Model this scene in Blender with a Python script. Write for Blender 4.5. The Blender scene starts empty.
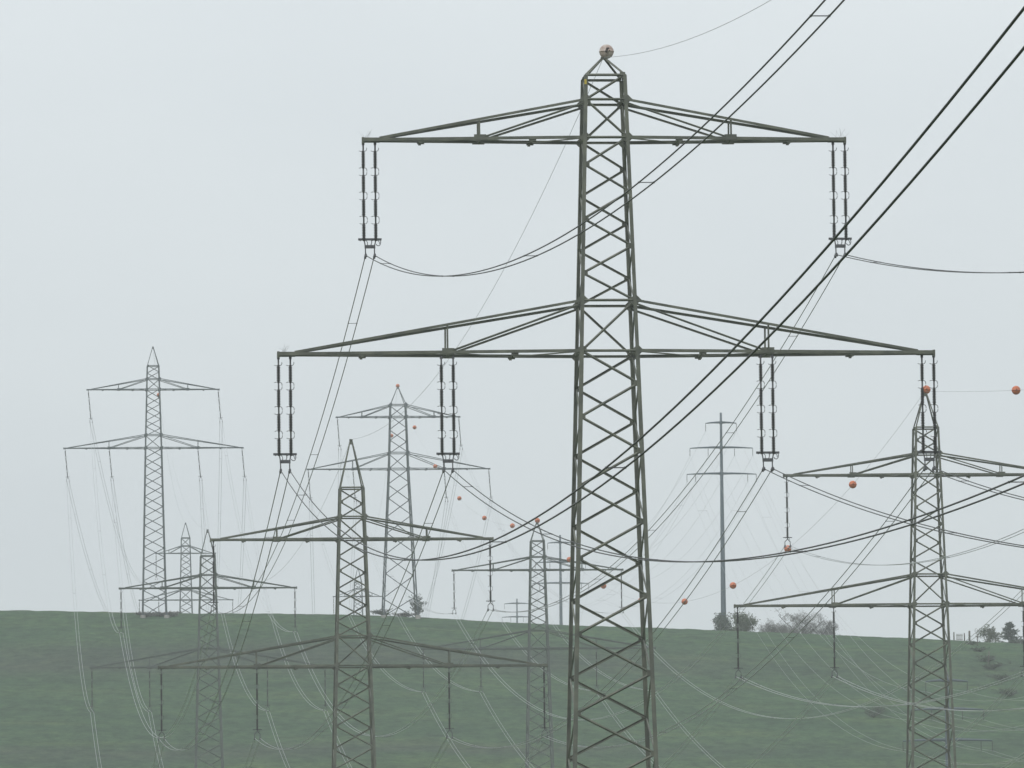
import bpy, bmesh, math, random
from mathutils import Vector, Matrix, noise
C = bpy.context.scene.collection
S = bpy.context.scene
R = math.radians

# ------------------------------------------------------------------ camera, sky, sun, exposure
PITCH, ROLL = math.atan((1190 - 384) / 7910), R(0.62)
cam = bpy.data.cameras.new('camera')
cam.sensor_width = 36.0
cam.lens = 36.0 * 7910 / 1024
cam.clip_start, cam.clip_end = 1.0, 12000.0
cam_o = bpy.data.objects.new('camera', cam)
f = Vector((0, math.cos(PITCH), math.sin(PITCH)))
u0 = Vector((0, -math.sin(PITCH), math.cos(PITCH)))
r0 = Vector((1, 0, 0))
rr = r0 * math.cos(ROLL) - u0 * math.sin(ROLL)
uu = u0 * math.cos(ROLL) + r0 * math.sin(ROLL)
cam_o.matrix_world = Matrix(((rr.x, uu.x, -f.x, 0), (rr.y, uu.y, -f.y, 0), (rr.z, uu.z, -f.z, 0), (0, 0, 0, 1)))
C.objects.link(cam_o)
S.camera = cam_o

SUN_EL, SUN_AZ = R(52), R(215)          # azimuth from north (+Y), clockwise: behind the camera, to the left
w = bpy.data.worlds.new('World')
S.world = w
w.use_nodes = True
nt = w.node_tree
nt.nodes.clear()
wo = nt.nodes.new('ShaderNodeOutputWorld')
bg = nt.nodes.new('ShaderNodeBackground')
sky = nt.nodes.new('ShaderNodeTexSky')
sky.sky_type = 'NISHITA'
sky.sun_disc = False
sky.sun_elevation, sky.sun_rotation = SUN_EL, SUN_AZ
sky.air_density, sky.dust_density, sky.ozone_density = 1.0, 6.0, 1.0
hs = nt.nodes.new('ShaderNodeHueSaturation')
hs.inputs['Saturation'].default_value = 0.22
cl = nt.nodes.new('ShaderNodeMixRGB')     # the overcast: cloud levels out most of the clear sky's gradient
cl.inputs['Fac'].default_value = 0.86
cl.inputs['Color2'].default_value = (6.65, 7.10, 7.36, 1)
bg.inputs['Strength'].default_value = 0.11
wtc = nt.nodes.new('ShaderNodeTexCoord')
wsp = nt.nodes.new('ShaderNodeSeparateXYZ')
nt.links.new(wtc.outputs['Generated'], wsp.inputs[0])
wgr = nt.nodes.new('ShaderNodeValToRGB')   # overcast: thicker and greyer towards the horizon
wgr.color_ramp.elements[0].position, wgr.color_ramp.elements[1].position = 0.0, 0.17
wgr.color_ramp.elements[0].color, wgr.color_ramp.elements[1].color = (0.80, 0.81, 0.82, 1), (1.05, 1.05, 1.05, 1)
nt.links.new(wsp.outputs['Z'], wgr.inputs['Fac'])
wmp = nt.nodes.new('ShaderNodeMapping'); wmp.inputs['Scale'].default_value = (9, 9, 26)
nt.links.new(wtc.outputs['Generated'], wmp.inputs['Vector'])
wnz = nt.nodes.new('ShaderNodeTexNoise'); wnz.inputs['Scale'].default_value = 1.0; wnz.inputs['Detail'].default_value = 5
nt.links.new(wmp.outputs['Vector'], wnz.inputs['Vector'])
wcl = nt.nodes.new('ShaderNodeValToRGB')
wcl.color_ramp.elements[0].position, wcl.color_ramp.elements[1].position = 0.3, 0.7
wcl.color_ramp.elements[0].color, wcl.color_ramp.elements[1].color = (0.955, 0.96, 0.97, 1), (1.02, 1.02, 1.02, 1)
nt.links.new(wnz.outputs['Fac'], wcl.inputs['Fac'])
wm1 = nt.nodes.new('ShaderNodeMixRGB'); wm1.blend_type = 'MULTIPLY'; wm1.inputs['Fac'].default_value = 1
wm2 = nt.nodes.new('ShaderNodeMixRGB'); wm2.blend_type = 'MULTIPLY'; wm2.inputs['Fac'].default_value = 1
nt.links.new(cl.outputs[0], wm1.inputs['Color1']); nt.links.new(wgr.outputs[0], wm1.inputs['Color2'])
nt.links.new(wm1.outputs[0], wm2.inputs['Color1']); nt.links.new(wcl.outputs[0], wm2.inputs['Color2'])
nt.links.new(sky.outputs[0], hs.inputs['Color'])
nt.links.new(hs.outputs[0], cl.inputs['Color1'])
nt.links.new(wm2.outputs[0], bg.inputs['Color'])
nt.links.new(bg.outputs[0], wo.inputs['Surface'])

sl = bpy.data.lights.new('sun', 'SUN')
sl.energy, sl.angle, sl.color = 0.7, R(40), (1.0, 0.97, 0.93)
so = bpy.data.objects.new('sun', sl)
so.rotation_euler = (math.pi / 2 - SUN_EL, 0, math.pi - SUN_AZ)
so.location = (-60, -60, 140)
C.objects.link(so)

S.view_settings.view_transform = 'Standard'
S.view_settings.look = 'None'
S.view_settings.gamma = 1.0
S.view_settings.exposure = 0.22
S.view_settings.use_curve_mapping = False
S.render.engine = 'CYCLES'
S.cycles.max_bounces = 6
S.cycles.volume_bounces = 1
S.cycles.use_adaptive_sampling = True
S.cycles.adaptive_threshold = 0.01

# ------------------------------------------------------------------ materials
def mat(name, col, rough=0.6, metal=0.0, var=0.0, scale=3.0, col2=None, spec=0.5, bump=0.0):
    m = bpy.data.materials.new(name)
    m.use_nodes = True
    t = m.node_tree
    b = t.nodes['Principled BSDF']
    b.inputs['Roughness'].default_value = rough
    b.inputs['Metallic'].default_value = metal
    b.inputs['Specular IOR Level'].default_value = spec
    c = (*col, 1)
    if col2 is None:
        col2 = [min(1, x * (1 - var)) for x in col]
    tc = t.nodes.new('ShaderNodeTexCoord')
    n = t.nodes.new('ShaderNodeTexNoise')
    n.inputs['Scale'].default_value = scale
    n.inputs['Detail'].default_value = 4
    rp = t.nodes.new('ShaderNodeValToRGB')
    rp.color_ramp.elements[0].position, rp.color_ramp.elements[1].position = 0.35, 0.65
    rp.color_ramp.elements[0].color = c
    rp.color_ramp.elements[1].color = (*col2, 1)
    t.links.new(tc.outputs['Object'], n.inputs['Vector'])
    t.links.new(n.outputs['Fac'], rp.inputs['Fac'])
    t.links.new(rp.outputs['Color'], b.inputs['Base Color'])
    return m

M = {}
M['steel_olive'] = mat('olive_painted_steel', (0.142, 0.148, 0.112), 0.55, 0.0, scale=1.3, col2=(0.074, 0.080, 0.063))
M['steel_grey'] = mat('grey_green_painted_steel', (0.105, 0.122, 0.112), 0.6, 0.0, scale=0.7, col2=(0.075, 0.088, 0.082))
M['steel_blue'] = mat('blue_grey_steel', (0.095, 0.112, 0.122), 0.6, 0.0, scale=0.7, col2=(0.07, 0.084, 0.094))  # bluer than the steel of the nearer pylons
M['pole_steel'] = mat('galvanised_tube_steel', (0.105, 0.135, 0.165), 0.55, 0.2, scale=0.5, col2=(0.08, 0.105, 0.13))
M['hardware'] = mat('galvanised_hardware', (0.12, 0.12, 0.13), 0.5, 0.4, var=0.4, scale=8)
M['porcelain'] = mat('dark_brown_glazed_porcelain', (0.030, 0.026, 0.027), 0.35, 0.0, var=0.3, scale=5)
M['conductor'] = mat('weathered_aluminium_strand', (0.48, 0.49, 0.50), 0.32, 0.95, var=0.35, scale=1.2)
M['conductor_shaded'] = mat('shade_toned_strand', (0.105, 0.105, 0.108), 0.6, 0.35, var=0.4, scale=1.2, spec=0.3)  # near-span copy of the strand, its shade against the sky painted into the colour
M['conductor_half_shaded'] = mat('half_shade_aluminium_strand', (0.30, 0.30, 0.31), 0.36, 0.85, var=0.4, scale=1.2)  # half-dark copy for the first span away, shade painted in likewise
M['earth_wire'] = mat('weathered_steel_strand', (0.40, 0.41, 0.42), 0.35, 0.9, var=0.35, scale=1.2)
M['orange'] = mat('faded_orange_plastic', (0.64, 0.18, 0.075), 0.5, 0, scale=3, col2=(0.48, 0.125, 0.055))
M['pale_ball'] = mat('bleached_pink_plastic', (0.52, 0.45, 0.40), 0.6, 0, scale=4.5, col2=(0.38, 0.27, 0.23))
M['rust_patch'] = mat('dark_clamp_steel', (0.08, 0.055, 0.05), 0.7, 0, var=0.5, scale=9)
M['yellow'] = mat('yellow_enamel', (0.55, 0.42, 0.05), 0.5, 0, var=0.2, scale=5)
M['concrete'] = mat('grey_concrete', (0.30, 0.29, 0.27), 0.9, 0, var=0.3, scale=3)
M['bark'] = mat('grey_brown_bark', (0.11, 0.095, 0.085), 0.9, 0, var=0.4, scale=4)
M['twig'] = mat('mauve_grey_twigs', (0.150, 0.142, 0.142), 0.9, 0, var=0.3, scale=4)
M['wood'] = mat('weathered_post_wood', (0.13, 0.115, 0.10), 0.9, 0, var=0.4, scale=6)
M['leaf_olive'] = mat('olive_spring_leaves', (0.075, 0.092, 0.045), 0.7, 0, scale=1.6, col2=(0.045, 0.062, 0.032))
M['leaf_dark'] = mat('dark_evergreen_leaves', (0.056, 0.078, 0.056), 0.7, 0, scale=1.6, col2=(0.040, 0.058, 0.044))
M['leaf_dry'] = mat('dry_mauve_brown_leaves', (0.150, 0.145, 0.135), 0.8, 0, scale=1.6, col2=(0.105, 0.102, 0.100))
M['leaf_hedge'] = mat('dull_grey_green_hedge_leaves', (0.062, 0.090, 0.052), 0.8, 0, scale=1.6, col2=(0.046, 0.068, 0.044))
M['hedge_twig'] = mat('grey_hedge_twigs', (0.064, 0.080, 0.058), 0.9, 0, var=0.3, scale=4)
M['needle'] = mat('blue_green_needles', (0.035, 0.058, 0.046), 0.8, 0, scale=1.6, col2=(0.026, 0.043, 0.037))

# grass field: streaked along the contour, with damper and barer bands
def field_material():
    m = bpy.data.materials.new('short_field_grass')
    m.use_nodes = True
    t = m.node_tree
    b = t.nodes['Principled BSDF']
    b.inputs['Roughness'].default_value = 0.9
    b.inputs['Specular IOR Level'].default_value = 0.15
    tc = t.nodes.new('ShaderNodeTexCoord')
    def nz(sx, sy, scale, detail, rough=0.55):
        mp = t.nodes.new('ShaderNodeMapping')
        mp.inputs['Scale'].default_value = (sx, sy, 1)
        mp.inputs['Rotation'].default_value = (0, 0, R(-7))
        n = t.nodes.new('ShaderNodeTexNoise')
        n.inputs['Scale'].default_value = scale
        n.inputs['Detail'].default_value = detail
        n.inputs['Roughness'].default_value = rough
        t.links.new(tc.outputs['Object'], mp.inputs['Vector'])
        t.links.new(mp.outputs['Vector'], n.inputs['Vector'])
        return n
    def ramp(src, stops):
        r = t.nodes.new('ShaderNodeValToRGB')
        e = r.color_ramp.elements
        while len(e) < len(stops): e.new(0.5)
        for k, (p, c) in enumerate(stops):
            e[k].position = p
            e[k].color = (*c, 1) if len(c) == 3 else c
        t.links.new(src, r.inputs['Fac'])
        return r
    def mix(fac, a, bb, mode='MIX', val=None):
        x = t.nodes.new('ShaderNodeMixRGB')
        x.blend_type = mode
        if val is not None: x.inputs['Fac'].default_value = val
        else: t.links.new(fac, x.inputs['Fac'])
        t.links.new(a, x.inputs['Color1'])
        t.links.new(bb, x.inputs['Color2'])
        return x
    green = ramp(nz(0.35, 1.0, 0.10, 7, 0.62).outputs['Fac'], [(0.30, (0.033, 0.077, 0.040)), (0.52, (0.048, 0.102, 0.047)), (0.70, (0.072, 0.120, 0.049))])
    dry = ramp(nz(0.5, 0.4, 0.4, 6).outputs['Fac'], [(0.3, (0.040, 0.058, 0.046)), (0.7, (0.066, 0.080, 0.060))])
    # bare, damp strips run along the contour: distance up the slope, wobbled by noise
    sp = t.nodes.new('ShaderNodeSeparateXYZ')
    t.links.new(tc.outputs['Object'], sp.inputs[0])
    def math_(op, a, bb=None, c=None):
        x = t.nodes.new('ShaderNodeMath'); x.operation = op
        for k, q in enumerate((a, bb, c)):
            if q is None: continue
            if isinstance(q, (int, float)): x.inputs[k].default_value = q
            else: t.links.new(q, x.inputs[k])
        return x.outputs[0]
    wob = math_('MULTIPLY', math_('SUBTRACT', nz(0.3, 0.8, 0.04, 5, 0.65).outputs['Fac'], 0.5), 44.0)
    yy = math_('ADD', math_('ADD', sp.outputs['Y'], math_('MULTIPLY', sp.outputs['X'], -0.16)), wob)
    strip = ramp(math_('DIVIDE', math_('SUBTRACT', yy, 1080.0), 240.0),
                 [(0.0, (0, 0, 0)), (0.17, (0.1, 0.1, 0.1)), (0.22, (0.75, 0.75, 0.75)), (0.27, (0.15, 0.15, 0.15)), (0.42, (0.1, 0.1, 0.1)), (0.55, (0.12, 0.12, 0.12)),
                  (0.63, (0.85, 0.85, 0.85)), (0.68, (0.75, 0.75, 0.75)), (0.76, (0.08, 0.08, 0.08))])
    west = ramp(math_('DIVIDE', math_('ADD', sp.outputs['X'], 100.0), 200.0), [(0.50, (1, 1, 1)), (0.72, (0.35, 0.35, 0.35))])
    stw = mix(None, strip.outputs['Color'], west.outputs['Color'], 'MULTIPLY', 1.0)
    c = mix(stw.outputs['Color'], green.outputs['Color'], dry.outputs['Color'])
    # young yellow-green growth low on the slope
    low = ramp(math_('DIVIDE', math_('SUBTRACT', yy, 1080.0), 60.0), [(0.35, (0.85, 0.85, 0.85)), (0.75, (0, 0, 0))])
    ygr = ramp(nz(0.5, 0.5, 0.35, 5).outputs['Fac'], [(0.35, (0.060, 0.108, 0.040)), (0.65, (0.100, 0.132, 0.042))])
    c = mix(low.outputs['Color'], c.outputs['Color'], ygr.outputs['Color'])
    tuft = ramp(nz(0.42, 0.22, 1.15, 8, 0.80).outputs['Fac'], [(0.33, (0.30, 0.33, 0.36)), (0.50, (0.95, 0.95, 0.95)), (0.68, (1.65, 1.55, 1.30))])
    c1 = mix(None, c.outputs['Color'], tuft.outputs['Color'], 'MULTIPLY', 1.0)
    blot = ramp(nz(0.16, 0.30, 0.5, 5, 0.7).outputs['Fac'], [(0.33, (0.42, 0.45, 0.52)), (0.43, (1, 1, 1))])
    c2 = mix(None, c1.outputs['Color'], blot.outputs['Color'], 'MULTIPLY', 0.6)
    t.links.new(c2.outputs['Color'], b.inputs['Base Color'])
    bp = t.nodes.new('ShaderNodeBump')
    bp.inputs['Strength'].default_value = 0.9
    bp.inputs['Distance'].default_value = 0.6
    t.links.new(nz(0.45, 0.3, 1.0, 7, 0.75).outputs['Fac'], bp.inputs['Height'])
    t.links.new(bp.outputs['Normal'], b.inputs['Normal'])
    return m
M['field'] = field_material()

# ------------------------------------------------------------------ helpers
def tag(o, label=None, cat=None, group=None, kind=None):
    if label: o['label'] = label
    if cat: o['category'] = cat
    if group: o['group'] = group
    if kind: o['kind'] = kind
    return o

def empty(name, loc, rz=0.0, parent=None):
    o = bpy.data.objects.new(name, None)
    o.empty_display_size = 0.5
    o.location = loc
    o.rotation_euler = (0, 0, rz)
    C.objects.link(o)
    if parent: o.parent = parent
    return o

class MB:
    """collects bars, tubes, boxes; build() links them as one mesh object"""
    def __init__(s): s.v, s.f, s.smooth = [], [], []
    def _ring(s, pts): k = len(s.v); s.v.extend([tuple(p) for p in pts]); return k
    def prism(s, a, b, prof, ref=(0, 0, 1), sm=False):
        a, b = Vector(a), Vector(b)
        d = (b - a)
        if d.length < 1e-6: return
        d.normalize()
        ref = Vector(ref)
        if abs(d.dot(ref.normalized())) > 0.97: ref = Vector((1, 0, 0)) if abs(d.x) < 0.9 else Vector((0, 1, 0))
        y = (ref - d * ref.dot(d)).normalized()
        x = y.cross(d)
        n = len(prof)
        k = s._ring([a + x * p[0] + y * p[1] for p in prof])
        s._ring([b + x * p[0] + y * p[1] for p in prof])
        for i in range(n):
            j = (i + 1) % n
            s.f.append((k + i, k + j, k + n + j, k + n + i)); s.smooth.append(sm)
        s.f.append(tuple(k + i for i in reversed(range(n)))); s.smooth.append(False)
        s.f.append(tuple(k + n + i for i in range(n))); s.smooth.append(False)
    def angle(s, a, b, w, ref=(0, 0, 1), th=None):
        """rolled steel angle section, its heel turned towards ref"""
        th = th or max(0.012, w * 0.12)
        h = w * 0.5
        k = math.sqrt(0.5)
        L = [(-h, -h), (h, -h), (h, -h + th), (-h + th, -h + th), (-h + th, h), (-h, h)]
        # turn by 45 degrees so that the heel (-h,-h) points along +y (ref)
        c, sn = math.cos(R(-135)), math.sin(R(-135))
        L = [(p[0] * c - p[1] * sn, p[0] * sn + p[1] * c) for p in L]
        s.prism(a, b, L, ref)
    def bar(s, a, b, w, h=None, ref=(0, 0, 1)):
        h = h or w
        s.prism(a, b, [(-w / 2, -h / 2), (w / 2, -h / 2), (w / 2, h / 2), (-w / 2, h / 2)], ref)
    def tube(s, pts, rad, seg=6, closed=False):
        pts = [Vector(p) for p in pts]
        rads = rad if isinstance(rad, (list, tuple)) else [rad] * len(pts)
        n = len(pts)
        rings = []
        y = None
        for i, p in enumerate(pts):
            if closed: d = pts[(i + 1) % n] - pts[i - 1]
            else: d = pts[min(i + 1, n - 1)] - pts[max(i - 1, 0)]
            d.normalize()
            if y is None:
                y = Vector((0, 0, 1)) if abs(d.z) < 0.9 else Vector((1, 0, 0))
            y = (y - d * y.dot(d)).normalized()
            x = y.cross(d)
            rings.append(s._ring([p + (x * math.cos(2 * math.pi * k / seg) + y * math.sin(2 * math.pi * k / seg)) * rads[i] for k in range(seg)]))
        for i in range(n if closed else n - 1):
            a, b = rings[i], rings[(i + 1) % n]
            for k in range(seg):
                j = (k + 1) % seg
                s.f.append((a + k, a + j, b + j, b + k)); s.smooth.append(True)
        if not closed:
            s.f.append(tuple(rings[0] + k for k in reversed(range(seg)))); s.smooth.append(False)
            s.f.append(tuple(rings[-1] + k for k in range(seg))); s.smooth.append(False)
    def box(s, c, size, rot=None):
        c = Vector(c)
        sx, sy, sz = [q / 2 for q in size]
        P = [Vector((x, y, z)) for x in (-sx, sx) for y in (-sy, sy) for z in (-sz, sz)]
        if rot: P = [rot @ p for p in P]
        k = s._ring([c + p for p in P])
        for q in ((0, 1, 3, 2), (4, 6, 7, 5), (0, 4, 5, 1), (2, 3, 7, 6), (0, 2, 6, 4), (1, 5, 7, 3)):
            s.f.append(tuple(k + i for i in q)); s.smooth.append(False)
    def lathe(s, prof, c=(0, 0, 0), seg=10, axis=None):
        """prof: (radius, z) from top to bottom, round the z axis (or along axis)"""
        c = Vector(c)
        rot = Vector((0, 0, 1)).rotation_difference(Vector(axis)) if axis else None
        rings = []
        for r, z in prof:
            pts = [Vector((r * math.cos(2 * math.pi * k / seg), r * math.sin(2 * math.pi * k / seg), z)) for k in range(seg)]
            if rot: pts = [rot @ p for p in pts]
            rings.append(s._ring([c + p for p in pts]))
        for a, b in zip(rings, rings[1:]):
            for k in range(seg):
                j = (k + 1) % seg
                s.f.append((a + k, b + k, b + j, a + j)); s.smooth.append(True)
    def quad(s, c, x, y):
        k = s._ring([c - x - y, c + x - y, c + x + y, c - x + y])
        s.f.append((k, k + 1, k + 2, k + 3)); s.smooth.append(False)
    def build(s, name, m, parent=None, loc=None):
        me = bpy.data.meshes.new(name)
        me.from_pydata(s.v, [], s.f)
        me.polygons.foreach_set('use_smooth', s.smooth)
        me.materials.append(m)
        me.update()
        o = bpy.data.objects.new(name, me)
        C.objects.link(o)
        if parent: o.parent = parent
        if loc: o.location = loc
        return o

# ------------------------------------------------------------------ ground
def lerp_table(tab, x):
    """smooth (monotone cubic) table lookup"""
    if x <= tab[0][0]: return tab[0][1]
    if x >= tab[-1][0]: return tab[-1][1]
    n = len(tab)
    for i in range(n - 1):
        if x <= tab[i + 1][0]: break
    def sl(k): return (tab[k + 1][1] - tab[k][1]) / (tab[k + 1][0] - tab[k][0])
    def tan(k):
        if k == 0 : return sl(0)
        if k == n - 1: return sl(n - 2)
        a, b = sl(k - 1), sl(k)
        return 0 if a * b <= 0 else 2 * a * b / (a + b)
    x0, y0 = tab[i]; x1, y1 = tab[i + 1]
    h = x1 - x0; t = (x - x0) / h
    return (2*t**3 - 3*t**2 + 1) * y0 + (t**3 - 2*t**2 + t) * h * tan(i) + (-2*t**3 + 3*t**2) * y1 + (t**3 - t**2) * h * tan(i + 1)

BASE = [(-400, -3.5), (0, -1.7), (350, 2.0), (595, 9.5), (800, 20), (952, 34), (1050, 49.0), (1100, 57.8), (1150, 67.2), (1200, 76.8),
        (1240, 84.6), (1265, 89.6), (1281, 92.6), (1300, 94.6), (1330, 96.2), (1400, 97.0), (1620, 98), (2050, 101), (4200, 112)]
RIDGE = [(-1600, 108), (-400, 98.5), (-140, 96.6), (-84.7, 95.63), (-59.2, 95.27), (-18.9, 94.08), (-2.4, 93.08), (23.9, 91.64), (63.4, 89.65), (83.8, 88.5), (140, 86), (400, 80), (1600, 76)]
def gz(x, y):
    k = lerp_table(RIDGE, x) / 94.6
    t = min(1, max(0, (y - 600) / 600)); t = t * t * (3 - 2 * t)
    z = lerp_table(BASE, y) * (1 + (k - 1) * t)
    z += 0.45 * noise.noise((x * 0.03, y * 0.03, 3.1)) * (1 if y > 100 else 0.3)
    if y > 900: z += 0.16 * noise.noise((x * 0.28, y * 0.28, 7.7)) + 0.11 * noise.noise((x * 1.1, y * 1.1, 1.7))
    return z

def axis_steps(segs):
    out = []
    for a, b, st in segs:
        n = max(1, round((b - a) / st))
        out += [a + (b - a) * i / n for i in range(n)]
    return out + [segs[-1][1]]
xs = axis_steps([(-1500, -200, 65), (-200, -100, 10), (-100, 100, 1.25), (100, 200, 10), (200, 1500, 65)])
ys = axis_steps([(-250, 250, 50), (250, 1000, 25), (1000, 1220, 3), (1220, 1345, 1.25), (1345, 1700, 18), (1700, 4100, 150)])
gv = [(x, y, gz(x, y)) for y in ys for x in xs]
nx = len(xs)
gf = [(j * nx + i, j * nx + i + 1, (j + 1) * nx + i + 1, (j + 1) * nx + i) for j in range(len(ys) - 1) for i in range(nx - 1)]
me = bpy.data.meshes.new('field')
me.from_pydata(gv, [], gf)
me.polygons.foreach_set('use_smooth', [True] * len(gf))
me.materials.append(M['field'])
ground = bpy.data.objects.new('field', me)
C.objects.link(ground)
tag(ground, kind='structure')

# ------------------------------------------------------------------ haze: one even box of misty air, camera and scene inside it
def make_haze():
    x0, x1, y0, y1, z0, z1 = -1550, 1550, -300, 4150, -6.5, 178
    h = MB()
    h.box(((x0 + x1) / 2, (y0 + y1) / 2, (z0 + z1) / 2), (x1 - x0, y1 - y0, z1 - z0))
    m = bpy.data.materials.new('misty_air')
    m.use_nodes = True
    t = m.node_tree
    t.nodes.clear()
    out = t.nodes.new('ShaderNodeOutputMaterial')
    v = t.nodes.new('ShaderNodeVolumePrincipled')
    v.inputs['Color'].default_value = (0.94, 0.975, 0.985, 1)
    v.inputs['Density'].default_value = 0.00019
    v.inputs['Anisotropy'].default_value = 0.0
    t.links.new(v.outputs[0], out.inputs['Volume'])
    tag(h.build('haze', m), kind='stuff')
make_haze()

# ------------------------------------------------------------------ lattice pylons
PHI = R(4.5)
def rot_tilt(p, piv, a):
    """tilt p about the y axis through piv by angle a (bottom swings towards +x for a > 0)"""
    d = Vector(p) - Vector(piv)
    return Vector(piv) + Vector((d.x * math.cos(a) - d.z * math.sin(a), d.y, d.x * math.sin(a) + d.z * math.cos(a)))

def insulator_rod(n_units, total, sheds, seg, horns=True):
    """a string of long-rod insulators hanging down from z=0, with arcing horns at each end of each unit"""
    po, hw = MB(), MB()
    gap = 0.34
    first = 0.38
    L = (total - first - gap * (n_units - 1)) / n_units
    hw.tube([(0, 0, 0.04), (0, 0, -total)], 0.042, 6)
    hw.box((0, 0, -0.03), (0.12, 0.05, 0.14))
    z = -first
    for k in range(n_units):
        pr = [(0.02, z + 0.03), (0.06, z + 0.02), (0.06, z - 0.04)]
        for i in range(sheds):
            zz = z - 0.05 - (L - 0.1) * i / sheds
            st = (L - 0.1) / sheds
            pr += [(0.055, zz), (0.100, zz - st * 0.55), (0.055, zz - st * 0.75)]
        pr += [(0.06, z - L + 0.04), (0.06, z - L - 0.02), (0.02, z - L - 0.03)]
        po.lathe(pr, seg=seg)
        if horns:
            for zz, up in ((z - 0.01, 1), (z - L + 0.01, -1)):
                hw.tube([(-0.19, 0, zz + up * 0.03), (-0.1, 0, zz), (0.0, 0, zz)], 0.013, 4)
                a = [(0.03 + 0.13 * math.sin(t), 0.0, zz + up * 0.13 * (1 - math.cos(t))) for t in [R(q) for q in range(0, 106, 21)]]
                hw.tube(a, 0.014, 4)
        z -= L + gap
    return po, hw

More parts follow.
